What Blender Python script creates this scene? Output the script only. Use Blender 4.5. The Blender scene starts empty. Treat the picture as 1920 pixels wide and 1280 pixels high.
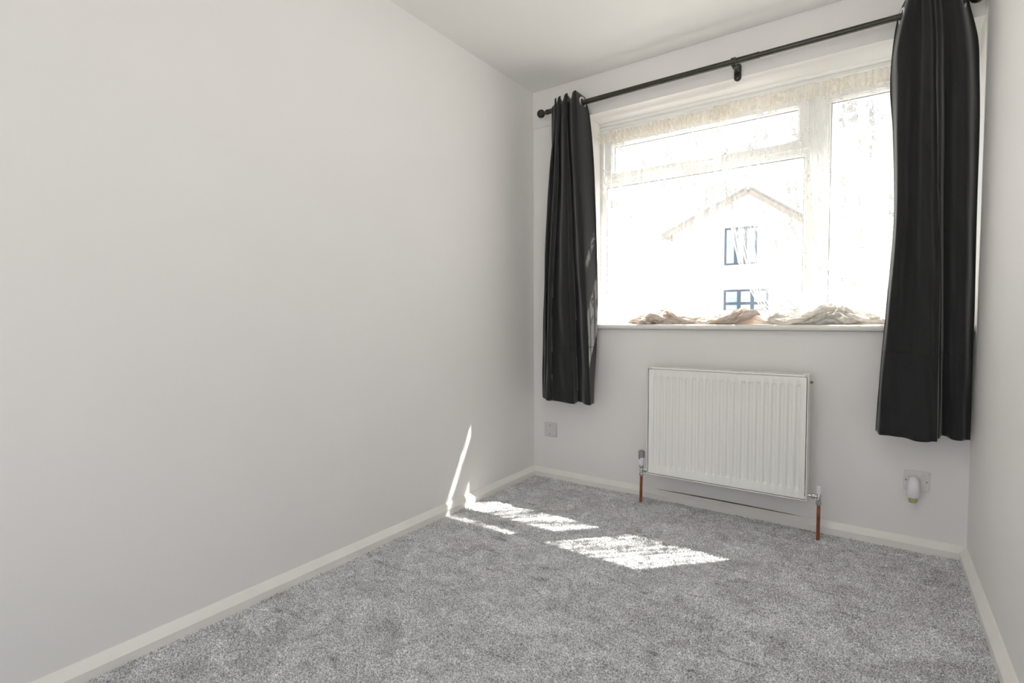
import bpy, bmesh, math, random
import numpy as np
from mathutils import Vector, Matrix

random.seed(7)
rng = np.random.default_rng(7)
SC = bpy.context.scene
COL = SC.collection
PI = math.pi

# ------------------------------------------------------------------ camera
W, H = 2.113, 2.40            # room width and height; window wall at y = 0
YF = -3.60                    # wall behind the camera
ZL, ZS = 2.1785, 0.9633       # underside of the lintel, top of the sill
XR, YW = 0.374, 0.185         # left reveal, room face of the window frame

cam = bpy.data.cameras.new('camera')
cam_o = bpy.data.objects.new('camera', cam)
COL.objects.link(cam_o)
yaw, pitch, roll = math.radians(35.1466), math.radians(-2.5606), math.radians(-0.2370)
fwd = Vector((-math.sin(yaw) * math.cos(pitch), math.cos(yaw) * math.cos(pitch), math.sin(pitch)))
rgt = Vector((math.cos(yaw), math.sin(yaw), 0))
up = rgt.cross(fwd)
r2 = math.cos(roll) * rgt + math.sin(roll) * up
u2 = -math.sin(roll) * rgt + math.cos(roll) * up
m = Matrix.Identity(4)
for i in range(3):
    m[i][0], m[i][1], m[i][2] = r2[i], u2[i], -fwd[i]
m.translation = Vector((1.79255, -2.78892, 0.99884))
cam_o.matrix_world = m
cam.sensor_width = 36.0
cam.lens = 973.239 / 1920 * 36.0
cam.clip_start = 0.02
cam.clip_end = 300
SC.camera = cam_o

# ------------------------------------------------------------------ world, sun, exposure
SC.view_settings.view_transform = 'Standard'
SC.view_settings.look = 'None'
SC.view_settings.gamma = 1.0
SC.view_settings.use_curve_mapping = False
SC.view_settings.exposure = 0.34
SC.cycles.max_bounces = 12
SC.cycles.diffuse_bounces = 7
SC.cycles.glossy_bounces = 4
SC.cycles.transmission_bounces = 6
SC.cycles.transparent_max_bounces = 16
SC.cycles.sample_clamp_indirect = 8.0

world = bpy.data.worlds.new('sky')
SC.world = world
world.use_nodes = True
bg = world.node_tree.nodes['Background']
bg.inputs['Color'].default_value = (0.95, 0.965, 1.02, 1)
bg.inputs['Strength'].default_value = 1.6

sun = bpy.data.lights.new('sun', 'SUN')
sun.energy = 20.0
sun.angle = math.radians(0.53)
sun.color = (1.0, 0.94, 0.865)
sun_o = bpy.data.objects.new('sun', sun)
COL.objects.link(sun_o)
sun_dir = Vector((-0.95, -1.0, -1.87)).normalized()       # direction the light travels
sun_o.rotation_euler = sun_dir.to_track_quat('-Z', 'Y').to_euler()
sun_o.location = (4, 6, 9)


# ------------------------------------------------------------------ material helpers
def new_mat(name):
    mt = bpy.data.materials.new(name)
    mt.use_nodes = True
    nt = mt.node_tree
    return mt, nt, nt.nodes['Principled BSDF']


def N(nt, typ, **kw):
    n = nt.nodes.new(typ)
    for k, v in kw.items():
        if k in n.inputs:
            n.inputs[k].default_value = v
        else:
            setattr(n, k, v)
    return n


def L(nt, a, b):
    nt.links.new(a, b)


def ramp(nt, fac, stops):
    r = nt.nodes.new('ShaderNodeValToRGB')
    el = r.color_ramp.elements
    while len(el) < len(stops):
        el.new(0.5)
    for e, (p, c) in zip(el, stops):
        e.position = p
        e.color = (*c, 1) if len(c) == 3 else c
    L(nt, fac, r.inputs['Fac'])
    return r


def plain(name, col, rough=0.5, metal=0.0, noise=0.0, scale=40.0, bump=0.0, spec=0.5):
    """A plain coloured surface with a little mottling and fine relief."""
    mt, nt, p = new_mat(name)
    p.inputs['Roughness'].default_value = rough
    p.inputs['Metallic'].default_value = metal
    p.inputs['Specular IOR Level'].default_value = spec
    tc = N(nt, 'ShaderNodeTexCoord')
    nz = N(nt, 'ShaderNodeTexNoise', Scale=scale, Detail=4.0)
    L(nt, tc.outputs['Object'], nz.inputs['Vector'])
    lo = tuple(max(0, c * (1 - noise)) for c in col)
    hi = tuple(min(1, c * (1 + noise)) for c in col)
    r = ramp(nt, nz.outputs['Fac'], [(0.3, lo), (0.7, hi)])
    L(nt, r.outputs['Color'], p.inputs['Base Color'])
    if bump:
        b = N(nt, 'ShaderNodeBump', Strength=bump, Distance=0.002)
        n2 = N(nt, 'ShaderNodeTexNoise', Scale=scale * 8, Detail=3.0)
        L(nt, tc.outputs['Object'], n2.inputs['Vector'])
        L(nt, n2.outputs['Fac'], b.inputs['Height'])
        L(nt, b.outputs['Normal'], p.inputs['Normal'])
    return mt


M = {}
M['wall'] = plain('wall_paint', (0.835, 0.818, 0.808), 0.62, noise=0.012, scale=1.6, bump=0.10, spec=0.3)
M['ceiling'] = plain('ceiling_paint', (0.85, 0.84, 0.825), 0.8, noise=0.01, scale=2.0, bump=0.08, spec=0.2)
M['gloss'] = plain('gloss_paint', (0.84, 0.82, 0.785), 0.32, noise=0.03, scale=9.0, bump=0.04)
M['upvc'] = plain('white_upvc', (0.86, 0.86, 0.85), 0.28, noise=0.01, scale=5.0)
M['gasket'] = plain('grey_rubber', (0.10, 0.10, 0.10), 0.7, noise=0.05)
M['rad'] = plain('radiator_enamel', (0.86, 0.855, 0.83), 0.30, noise=0.01, scale=6.0)
M['raddark'] = plain('radiator_inside', (0.20, 0.19, 0.18), 0.7, noise=0.1)
M['chrome'] = plain('nickel_plate', (0.62, 0.62, 0.60), 0.22, metal=1.0, noise=0.08, scale=60)
M['copper'] = plain('copper_tube', (0.36, 0.125, 0.070), 0.38, metal=0.65, noise=0.35, scale=22)
M['brass'] = plain('dull_brass', (0.25, 0.20, 0.12), 0.45, metal=0.7, noise=0.2)
M['wplastic'] = plain('white_plastic', (0.80, 0.79, 0.82), 0.35, noise=0.01)
M['lplastic'] = plain('lilac_plastic', (0.78, 0.77, 0.86), 0.35, noise=0.01)
M['gplastic'] = plain('grey_plastic', (0.30, 0.30, 0.29), 0.45, noise=0.05)
M['plate'] = plain('plate_plastic', (0.66, 0.64, 0.64), 0.35, noise=0.02)
M['plate2'] = plain('socket_plastic', (0.74, 0.72, 0.70), 0.30, noise=0.02)
M['screw'] = plain('screw_head', (0.22, 0.21, 0.20), 0.4, metal=0.6, noise=0.1)
M['pole'] = plain('dark_bronze_pole', (0.055, 0.052, 0.045), 0.34, metal=0.55, noise=0.25, scale=70)
M['ring'] = plain('eyelet_chrome', (0.86, 0.86, 0.86), 0.35, metal=0.7, noise=0.03)
M['crack'] = plain('bare_wood_gap', (0.16, 0.10, 0.055), 0.9, noise=0.4, scale=30)
M['slab'] = plain('underlay', (0.20, 0.20, 0.20), 0.9, noise=0.1)
M['paper'] = plain('paint_chip', (0.85, 0.84, 0.82), 0.6, noise=0.02)
M['brick'] = plain('outer_render', (0.55, 0.50, 0.44), 0.9, noise=0.1)


def mat_glass():
    mt, nt, p = new_mat('window_glass')
    nt.nodes.remove(p)
    out = nt.nodes['Material Output']
    tr = N(nt, 'ShaderNodeBsdfTransparent', Color=(0.96, 0.98, 0.975, 1))
    gl = N(nt, 'ShaderNodeBsdfGlossy', Roughness=0.02)
    geo = N(nt, 'ShaderNodeNewGeometry')
    dot = N(nt, 'ShaderNodeVectorMath', operation='DOT_PRODUCT')
    L(nt, geo.outputs['Normal'], dot.inputs[0]); L(nt, geo.outputs['Incoming'], dot.inputs[1])
    ab = N(nt, 'ShaderNodeMath', operation='ABSOLUTE'); L(nt, dot.outputs['Value'], ab.inputs[0])
    om = N(nt, 'ShaderNodeMath', operation='SUBTRACT'); om.inputs[0].default_value = 1.0
    L(nt, ab.outputs[0], om.inputs[1])
    p5 = N(nt, 'ShaderNodeMath', operation='POWER'); p5.inputs[1].default_value = 5.0
    L(nt, om.outputs[0], p5.inputs[0])
    fr = N(nt, 'ShaderNodeMapRange')
    fr.inputs['To Min'].default_value = 0.03
    fr.inputs['To Max'].default_value = 1.0
    L(nt, p5.outputs[0], fr.inputs['Value'])
    nz = N(nt, 'ShaderNodeTexNoise', Scale=3.0)
    rr = ramp(nt, nz.outputs['Fac'], [(0.0, (0.94, 0.96, 0.955)), (1.0, (0.97, 0.985, 0.98))])
    L(nt, rr.outputs['Color'], tr.inputs['Color'])
    mx = N(nt, 'ShaderNodeMixShader')
    L(nt, fr.outputs[0], mx.inputs[0])
    L(nt, tr.outputs[0], mx.inputs[1])
    L(nt, gl.outputs[0], mx.inputs[2])
    L(nt, mx.outputs[0], out.inputs['Surface'])
    return mt


def mat_lace(name, base, flower, col, trans):
    """Sheer net: mostly open mesh, denser where the flower motifs are woven. UV in metres of cloth."""
    mt, nt, p = new_mat(name)
    nt.nodes.remove(p)
    out = nt.nodes['Material Output']
    uv = N(nt, 'ShaderNodeUVMap')
    # clusters of blossom
    big = N(nt, 'ShaderNodeTexVoronoi', Scale=5.0, voronoi_dimensions='2D')
    L(nt, uv.outputs[0], big.inputs['Vector'])
    clus = ramp(nt, big.outputs['Distance'], [(0.30, (1, 1, 1)), (0.52, (0, 0, 0))])
    # petals
    sm = N(nt, 'ShaderNodeTexVoronoi', Scale=44.0, voronoi_dimensions='2D')
    L(nt, uv.outputs[0], sm.inputs['Vector'])
    pet = ramp(nt, sm.outputs['Distance'], [(0.08, (0.0, 0.0, 0.0)), (0.14, (1, 1, 1)), (0.42, (1, 1, 1)), (0.48, (0, 0, 0))])
    pick = N(nt, 'ShaderNodeTexNoise', Scale=18.0, Detail=1.0)
    L(nt, uv.outputs[0], pick.inputs['Vector'])
    pk = ramp(nt, pick.outputs['Fac'], [(0.46, (0, 0, 0)), (0.54, (1, 1, 1))])
    m1 = N(nt, 'ShaderNodeMath', operation='MULTIPLY')
    L(nt, clus.outputs[0], m1.inputs[0]); L(nt, pet.outputs[0], m1.inputs[1])
    m2 = N(nt, 'ShaderNodeMath', operation='MULTIPLY')
    L(nt, m1.outputs[0], m2.inputs[0]); L(nt, pk.outputs[0], m2.inputs[1])
    dens = N(nt, 'ShaderNodeMapRange')
    dens.inputs['To Min'].default_value = base
    dens.inputs['To Max'].default_value = flower
    L(nt, m2.outputs[0], dens.inputs['Value'])
    # threads lie denser where the sheet is seen edge-on: cover = 1-(1-d)^(1/cos)
    geo = N(nt, 'ShaderNodeNewGeometry')
    dot = N(nt, 'ShaderNodeVectorMath', operation='DOT_PRODUCT')
    L(nt, geo.outputs['Normal'], dot.inputs[0]); L(nt, geo.outputs['Incoming'], dot.inputs[1])
    ab = N(nt, 'ShaderNodeMath', operation='ABSOLUTE'); L(nt, dot.outputs['Value'], ab.inputs[0])
    mx0 = N(nt, 'ShaderNodeMath', operation='MAXIMUM'); mx0.inputs[1].default_value = 0.12
    L(nt, ab.outputs[0], mx0.inputs[0])
    inv = N(nt, 'ShaderNodeMath', operation='DIVIDE'); inv.inputs[0].default_value = 1.0
    L(nt, mx0.outputs[0], inv.inputs[1])
    om = N(nt, 'ShaderNodeMath', operation='SUBTRACT'); om.inputs[0].default_value = 1.0
    L(nt, dens.outputs[0], om.inputs[1])
    pw = N(nt, 'ShaderNodeMath', operation='POWER')
    L(nt, om.outputs[0], pw.inputs[0]); L(nt, inv.outputs[0], pw.inputs[1])
    tr = N(nt, 'ShaderNodeBsdfTransparent')
    di = N(nt, 'ShaderNodeBsdfDiffuse', Color=(*col, 1))
    tl = N(nt, 'ShaderNodeBsdfTranslucent', Color=(*col, 1))
    cl = N(nt, 'ShaderNodeMixShader'); cl.inputs[0].default_value = trans
    L(nt, di.outputs[0], cl.inputs[1]); L(nt, tl.outputs[0], cl.inputs[2])
    mx = N(nt, 'ShaderNodeMixShader')
    L(nt, pw.outputs[0], mx.inputs[0])
    L(nt, cl.outputs[0], mx.inputs[1])
    L(nt, tr.outputs[0], mx.inputs[2])
    L(nt, mx.outputs[0], out.inputs['Surface'])
    return mt


def mat_curtain():
    mt, nt, p = new_mat('charcoal_weave')
    p.inputs['Roughness'].default_value = 0.85
    p.inputs['Specular IOR Level'].default_value = 0.25
    p.inputs['Sheen Weight'].default_value = 0.35
    p.inputs['Sheen Roughness'].default_value = 0.4
    uv = N(nt, 'ShaderNodeUVMap')
    wx = N(nt, 'ShaderNodeTexNoise', Scale=1.0, Detail=3.0)
    mp = N(nt, 'ShaderNodeMapping'); mp.inputs['Scale'].default_value = (60, 900, 1)
    L(nt, uv.outputs[0], mp.inputs[0]); L(nt, mp.outputs[0], wx.inputs['Vector'])
    wy = N(nt, 'ShaderNodeTexNoise', Scale=1.0, Detail=3.0)
    mp2 = N(nt, 'ShaderNodeMapping'); mp2.inputs['Scale'].default_value = (900, 60, 1)
    L(nt, uv.outputs[0], mp2.inputs[0]); L(nt, mp2.outputs[0], wy.inputs['Vector'])
    ad = N(nt, 'ShaderNodeMath', operation='ADD')
    L(nt, wx.outputs['Fac'], ad.inputs[0]); L(nt, wy.outputs['Fac'], ad.inputs[1])
    hf = N(nt, 'ShaderNodeMath', operation='MULTIPLY'); hf.inputs[1].default_value = 0.5
    L(nt, ad.outputs[0], hf.inputs[0])
    r = ramp(nt, hf.outputs[0], [(0.35, (0.013, 0.013, 0.0135)), (0.65, (0.030, 0.030, 0.031))])
    L(nt, r.outputs[0], p.inputs['Base Color'])
    b = N(nt, 'ShaderNodeBump', Strength=0.15, Distance=0.001)
    L(nt, hf.outputs[0], b.inputs['Height']); L(nt, b.outputs[0], p.inputs['Normal'])
    return mt


def mat_carpet():
    mt, nt, p = new_mat('grey_twist_pile')
    p.inputs['Roughness'].default_value = 0.95
    p.inputs['Specular IOR Level'].default_value = 0.1
    p.inputs['Sheen Weight'].default_value = 0.15
    tc = N(nt, 'ShaderNodeTexCoord')
    fine = N(nt, 'ShaderNodeTexNoise', Scale=230.0, Detail=2.0, Roughness=0.7)
    mid = N(nt, 'ShaderNodeTexNoise', Scale=9.0, Detail=5.0, Roughness=0.62, Distortion=1.5)
    big = N(nt, 'ShaderNodeTexNoise', Scale=2.6, Detail=4.0, Distortion=2.0)
    for n in (fine, mid, big):
        L(nt, tc.outputs['Object'], n.inputs['Vector'])
    mpb = N(nt, 'ShaderNodeMapping'); mpb.inputs['Scale'].default_value = (7.0, 34.0, 1.0); mpb.inputs['Rotation'].default_value = (0, 0, 0.75)
    L(nt, tc.outputs['Object'], mpb.inputs[0])
    brush = N(nt, 'ShaderNodeTexNoise', Scale=1.0, Detail=2.0, Distortion=0.8)
    L(nt, mpb.outputs[0], brush.inputs['Vector'])
    rs = ramp(nt, brush.outputs['Fac'], [(0.26, (0.66, 0.65, 0.645)), (0.38, (1.0, 1.0, 1.0)), (0.62, (1.0, 1.0, 1.0)), (0.76, (1.22, 1.215, 1.21))])
    rf = ramp(nt, fine.outputs['Fac'], [(0.36, (0.26, 0.262, 0.268)), (0.5, (0.56, 0.563, 0.573)), (0.64, (0.90, 0.905, 0.92))])
    rm = ramp(nt, mid.outputs['Fac'], [(0.30, (0.78, 0.77, 0.765)), (0.50, (1.0, 1.0, 1.0)), (0.70, (1.22, 1.21, 1.205))])
    rb = ramp(nt, big.outputs['Fac'], [(0.38, (0.94, 0.935, 0.93)), (0.66, (1.06, 1.06, 1.06))])
    a = N(nt, 'ShaderNodeMix', data_type='RGBA', blend_type='MULTIPLY'); a.inputs[0].default_value = 1
    L(nt, rf.outputs[0], a.inputs[6]); L(nt, rm.outputs[0], a.inputs[7])
    c = N(nt, 'ShaderNodeMix', data_type='RGBA', blend_type='MULTIPLY'); c.inputs[0].default_value = 1
    L(nt, a.outputs[2], c.inputs[6]); L(nt, rb.outputs[0], c.inputs[7])
    d = N(nt, 'ShaderNodeMix', data_type='RGBA', blend_type='MULTIPLY'); d.inputs[0].default_value = 1
    L(nt, c.outputs[2], d.inputs[6]); L(nt, rs.outputs[0], d.inputs[7])
    L(nt, d.outputs[2], p.inputs['Base Color'])
    b = N(nt, 'ShaderNodeBump', Strength=0.6, Distance=0.004)
    L(nt, fine.outputs['Fac'], b.inputs['Height']); L(nt, b.outputs[0], p.inputs['Normal'])
    return mt


M['glass'] = mat_glass()
M['lace'] = mat_lace('lace_net', 0.14, 0.92, (0.93, 0.91, 0.88), 0.16)
M['lace_head'] = mat_lace('lace_header', 0.55, 0.80, (0.92, 0.86, 0.76), 0.25)
M['heap'] = mat_lace('pooled_net_shaded', 0.86, 0.93, (0.86, 0.77, 0.70), 0.25)  # left heap's shade painted in as a browner, darker cloth colour
M['heap2'] = mat_lace('pooled_cream_net', 0.80, 0.90, (0.94, 0.91, 0.87), 0.35)
M['curtain'] = mat_curtain()
M['carpet'] = mat_carpet()


# ------------------------------------------------------------------ mesh helpers
def finish(name, bm, mat, parent=None, smooth=False):
    me = bpy.data.meshes.new(name)
    bm.normal_update()
    bm.to_mesh(me)
    bm.free()
    if smooth:
        me.polygons.foreach_set('use_smooth', [True] * len(me.polygons))
    me.materials.append(M[mat] if isinstance(mat, str) else mat)
    o = bpy.data.objects.new(name, me)
    COL.objects.link(o)
    if parent:
        o.parent = parent
        o.matrix_parent_inverse = parent.matrix_world.inverted()
    return o


def add_box(bm, x0, x1, y0, y1, z0, z1, bevel=0.0, seg=2):
    b = bmesh.new()
    bmesh.ops.create_cube(b, size=1.0)
    for v in b.verts:
        v.co = Vector(((x0 + x1) / 2 + v.co.x * (x1 - x0), (y0 + y1) / 2 + v.co.y * (y1 - y0), (z0 + z1) / 2 + v.co.z * (z1 - z0)))
    if bevel:
        bmesh.ops.bevel(b, geom=b.edges[:], offset=bevel, segments=seg, affect='EDGES', profile=0.5)
    tmp = bpy.data.meshes.new('t')
    b.to_mesh(tmp); b.free()
    bm.from_mesh(tmp)
    bpy.data.meshes.remove(tmp)


def box(name, x0, x1, y0, y1, z0, z1, mat, parent=None, bevel=0.0, seg=2):
    bm = bmesh.new()
    add_box(bm, x0, x1, y0, y1, z0, z1, bevel, seg)
    return finish(name, bm, mat, parent)


def add_lathe(bm, origin, axis, profile, n=24):
    """profile: list of (radius, distance along axis)."""
    ax = Vector(axis).normalized()
    t = Vector((0, 0, 1)) if abs(ax.z) < 0.9 else Vector((1, 0, 0))
    e1 = ax.cross(t).normalized()
    e2 = ax.cross(e1)
    o = Vector(origin)
    rings = []
    for r, d in profile:
        if r < 1e-6:
            rings.append([bm.verts.new(o + ax * d)])
        else:
            rings.append([bm.verts.new(o + ax * d + (e1 * math.cos(2 * PI * k / n) + e2 * math.sin(2 * PI * k / n)) * r) for k in range(n)])
    for a, b in zip(rings[:-1], rings[1:]):
        if len(a) == 1 and len(b) == 1:
            continue
        for k in range(n):
            k2 = (k + 1) % n
            if len(a) == 1:
                bm.faces.new((a[0], b[k], b[k2]))
            elif len(b) == 1:
                bm.faces.new((a[k], b[0], a[k2]))
            else:
                bm.faces.new((a[k], b[k], b[k2], a[k2]))
    bmesh.ops.recalc_face_normals(bm, faces=bm.faces[:])


def lathe(name, origin, axis, profile, mat, parent=None, n=24):
    bm = bmesh.new()
    add_lathe(bm, origin, axis, profile, n)
    o = finish(name, bm, mat, parent, smooth=True)
    sharp(o)
    return o


def sharp(o, ang=35):
    me = o.data
    bm = bmesh.new(); bm.from_mesh(me)
    for e in bm.edges:
        if len(e.link_faces) == 2 and e.calc_face_angle(0) > math.radians(ang):
            e.smooth = False
    bm.to_mesh(me); bm.free()


def cyl(name, p0, p1, r, mat, parent=None, n=24, bev=0.0):
    a, b = Vector(p0), Vector(p1)
    d = (b - a).length
    bev = bev or r * 0.12
    return lathe(name, a, b - a, [(0, 0), (r - bev, 0), (r, bev), (r, d - bev), (r - bev, d), (0, d)], mat, parent, n)


def sweep(name, pts, r, mat, parent=None, n=12, flat=None):
    """tube along a polyline; flat=(rx, rz) gives an oval section."""
    bm = bmesh.new()
    P = [Vector(p) for p in pts]
    rings = []
    for i, p in enumerate(P):
        d = (P[min(i + 1, len(P) - 1)] - P[max(i - 1, 0)]).normalized()
        e1 = Vector((1, 0, 0)) if abs(d.x) < 0.9 else Vector((0, 1, 0))
        e1 = (e1 - d * e1.dot(d)).normalized()
        e2 = d.cross(e1)
        ra, rb = flat if flat else (r, r)
        rings.append([bm.verts.new(p + e1 * math.cos(2 * PI * k / n) * ra + e2 * math.sin(2 * PI * k / n) * rb) for k in range(n)])
    for a, b in zip(rings[:-1], rings[1:]):
        for k in range(n):
            bm.faces.new((a[k], a[(k + 1) % n], b[(k + 1) % n], b[k]))
    bm.faces.new(rings[0][::-1]); bm.faces.new(rings[-1])
    bmesh.ops.recalc_face_normals(bm, faces=bm.faces[:])
    o = finish(name, bm, mat, parent, smooth=True)
    sharp(o, 50)
    return o


def prism(name, prof, axis, a0, a1, mat, parent=None):
    """extrude a closed 2-D profile along 'x' (profile y,z) or 'y' (profile x,z)."""
    bm = bmesh.new()
    def P(q, t):
        return (t, q[0], q[1]) if axis == 'x' else (q[0], t, q[1])
    A = [bm.verts.new(P(q, a0)) for q in prof]
    B = [bm.verts.new(P(q, a1)) for q in prof]
    n = len(prof)
    for k in range(n):
        bm.faces.new((A[k], A[(k + 1) % n], B[(k + 1) % n], B[k]))
    bm.faces.new(A[::-1]); bm.faces.new(B)
    bmesh.ops.recalc_face_normals(bm, faces=bm.faces[:])
    return finish(name, bm, mat, parent)


def grid_object(name, P, UV, mat, parent=None, thick=0.0):
    """P: (rows, cols, 3) array -> quad surface with uv in metres."""
    R_, C_ = P.shape[:2]
    me = bpy.data.meshes.new(name)
    idx = np.arange(R_ * C_).reshape(R_, C_)
    quads = np.stack([idx[:-1, :-1], idx[:-1, 1:], idx[1:, 1:], idx[1:, :-1]], -1).reshape(-1, 4)
    nq = len(quads)
    me.vertices.add(R_ * C_)
    me.vertices.foreach_set('co', P.reshape(-1).astype(np.float32))
    me.loops.add(nq * 4)
    me.loops.foreach_set('vertex_index', quads.reshape(-1).astype(np.int32))
    me.polygons.add(nq)
    me.polygons.foreach_set('loop_start', (np.arange(nq) * 4).astype(np.int32))
    me.polygons.foreach_set('use_smooth', np.ones(nq, dtype=bool))
    if UV is not None:
        ul = me.uv_layers.new(name='UVMap')
        ul.data.foreach_set('uv', UV.reshape(-1, 2)[quads.reshape(-1)].reshape(-1).astype(np.float32))
    me.update(calc_edges=True)
    me.validate()
    me.materials.append(M[mat])
    o = bpy.data.objects.new(name, me)
    COL.objects.link(o)
    if parent:
        o.parent = parent
        o.matrix_parent_inverse = parent.matrix_world.inverted()
    if thick:
        md = o.modifiers.new('thickness', 'SOLIDIFY')
        md.thickness = thick
        md.offset = 0
    return o


def thing(name, label, cat, loc=(0, 0, 0), group=None):
    o = bpy.data.objects.new(name, None)
    COL.objects.link(o)
    o.location = loc
    o.empty_display_size = 0.1
    o['label'] = label
    o['category'] = cat
    if group:
        o['group'] = group
    bpy.context.view_layer.update()
    return o


def tag(o, label, cat, group=None):
    o['label'] = label
    o['category'] = cat
    if group:
        o['group'] = group
    return o


def struct(o, label, cat):
    o['kind'] = 'structure'
    return tag(o, label, cat)


# ------------------------------------------------------------------ the shell
YO = 0.30                                        # outer face of the window wall
struct(box('floor', -0.1, W + 0.1, YF - 0.1, YO, -0.25, -0.012, 'slab'), 'solid floor slab under the grey carpet', 'floor')
struct(box('ceiling', -0.1, W + 0.1, YF - 0.1, YO, H, H + 0.12, 'ceiling'), 'plain white painted ceiling', 'ceiling')
struct(box('wall_left', -0.12, 0, YF - 0.1, YO, -0.012, H, 'wall'), 'long bare white wall on the left', 'wall')
struct(box('wall_right', W, W + 0.12, YF - 0.1, YO, -0.012, H, 'wall'), 'white wall at the right edge beside the dark curtain', 'wall')
# end wall behind the camera, opened wide for an added window as sky fill
GX0, GX1, GZ0, GZ1 = 0.40, 2.00, 0.12, 2.14
bm = bmesh.new()
add_box(bm, 0, GX0, YF - 0.1, YF, -0.012, H)
add_box(bm, GX1, W, YF - 0.1, YF, -0.012, H)
add_box(bm, GX0, GX1, YF - 0.1, YF, -0.012, GZ0)
add_box(bm, GX0, GX1, YF - 0.1, YF, GZ1, H)
struct(finish('wall_front', bm, 'wall'), 'white end wall behind the viewer, wide opening added for fill light', 'wall')

bm = bmesh.new()
add_box(bm, 0, XR, 0, YO, ZS - 0.03, ZL)
add_box(bm, 0, W, 0, YO, -0.012, ZS - 0.03)
add_box(bm, 0, W, -0.001, YO, ZL, H)
struct(finish('wall_back', bm, 'wall'), 'white window wall with a deep recess above the radiator', 'wall')

# boxed lintel standing a little proud above the window
struct(box('trim_1', 0, W, -0.009, 0.0, ZL - 0.001, H, 'wall', bevel=0.0015), 'white boxed lintel board above the window recess', 'trim')

# sill board with rounded nose
SN = []
for k in range(9):
    a = -PI / 2 + PI * k / 8
    SN.append((-0.022 - 0.013 * math.cos(a), ZS - 0.014 + 0.014 * math.sin(a)))
prof = [(YW + 0.005, ZS - 0.028)] + SN + [(YW + 0.005, ZS)]
sill = prism('trim_2', prof, 'x', XR - 0.03, W, 'gloss')
struct(sill, 'white painted window sill with rounded nose', 'window sill')

# skirting boards: upright face with a chamfered top
BH, BT = 0.052, 0.024
sk = [(0.0, -0.012), (BT, -0.012), (BT, 0.026), (BT - 0.003, 0.030), (0.005, BH - 0.002), (0.0, BH)]
struct(prism('baseboard_left', sk, 'y', YF, 0.0, 'gloss'), 'long white chamfered skirting board under the bare left wall', 'skirting board')
struct(prism('baseboard_right', [(W - a, b) for a, b in sk], 'y', YF, 0.0, 'gloss'), 'white chamfered skirting board along the right wall', 'skirting board')
bb = prism('baseboard_back', [(-a, b) for a, b in sk], 'x', 0.0, W, 'gloss')
struct(bb, 'white chamfered skirting board under the radiator and window', 'skirting board')
struct(prism('baseboard_front', [(YF + a, b) for a, b in sk], 'x', 0.0, W, 'gloss'), 'white skirting board on the end wall facing the window', 'skirting board')
# open joint along the top of the skirting under the radiator, bare wood showing
bm = bmesh.new()
xs = np.linspace(0.815, 1.515, 15)
top = [bm.verts.new((x, -0.0045, BH - 0.0022 + 0.0036 * math.sin(PI * i / 14) + 0.0004 * random.random())) for i, x in enumerate(xs)]
bot = [bm.verts.new((x, -0.0065, BH - 0.0026)) for x in xs]
for i in range(14):
    bm.faces.new((bot[i], bot[i + 1], top[i + 1], top[i]))
ex = bmesh.ops.extrude_face_region(bm, geom=bm.faces[:])
for v in [g for g in ex['geom'] if isinstance(g, bmesh.types.BMVert)]:
    v.co.y += 0.004
bmesh.ops.recalc_face_normals(bm, faces=bm.faces[:])
g = finish('open_joint', bm, 'crack', bb)
g['label'] = 'thin dark gap of bare wood above the skirting'

# ------------------------------------------------------------------ carpet pile
NX, NY = 520, 800
x = np.linspace(BT - 0.004, W - BT + 0.004, NX)
y = np.linspace(YF + BT, -BT + 0.004, NY)
X, Y = np.meshgrid(x, y)
Z = rng.random(X.shape) * 0.0075 - 0.007
def lowfreq(n, cell):
    gy, gx = int(4.5 / cell) + 3, int(2.2 / cell) + 3
    G = rng.random((gy, gx))
    fy = (Y - YF) / cell; fx = X / cell
    iy = fy.astype(int); ix = fx.astype(int)
    ty = fy - iy; tx = fx - ix
    ty = ty * ty * (3 - 2 * ty); tx = tx * tx * (3 - 2 * tx)
    return (G[iy, ix] * (1 - ty) * (1 - tx) + G[iy + 1, ix] * ty * (1 - tx) + G[iy, ix + 1] * (1 - ty) * tx + G[iy + 1, ix + 1] * ty * tx)
Z += 0.003 * (lowfreq(0, 0.03) - 0.5) + 0.005 * (lowfreq(0, 0.14) - 0.5)
X2 = X + (rng.random(X.shape) - 0.5) * 0.002
Y2 = Y + (rng.random(X.shape) - 0.5) * 0.002
carpet = grid_object('carpet', np.stack([X2, Y2, Z], -1), None, 'carpet')
carpet.data.polygons.foreach_set('use_smooth', np.zeros(len(carpet.data.polygons), dtype=bool))
carpet['kind'] = 'stuff'
tag(carpet, 'mottled mid grey cut pile carpet covering the floor', 'carpet')

# ------------------------------------------------------------------ window
win = thing('window_1', 'white plastic framed window behind lace net with one top opening light', 'window', (XR, YW, ZS))
win['kind'] = 'structure'
FD = 0.07
XA, XB = XR, W
PLX0, PLX1 = 0.405, 1.477          # lower left pane
PRX0, PRX1 = 1.587, 2.062          # right pane
ZP0, ZP1 = 1.037, 1.800            # lower pane
ZR1 = 2.037
TZ0, TZ1 = 1.800, 1.856            # transom
bm = bmesh.new()
add_box(bm, XA, PLX0 - 0.012, YW, YW + FD, ZS, ZL, 0.003)
add_box(bm, PRX1 + 0.012, XB, YW, YW + FD, ZS, ZL, 0.003)
add_box(bm, XA, XB, YW + 0.001, YW + FD, ZS, ZP0 - 0.012, 0.003)
add_box(bm, XA, XB, YW + 0.001, YW + FD, 2.085, ZL, 0.003)
finish('outer_frame', bm, 'upvc', win)
box('mullion', PLX1 + 0.012, PRX0 - 0.012, YW, YW + FD, ZP0 - 0.012, 2.085, 'upvc', win, 0.003)
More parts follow.
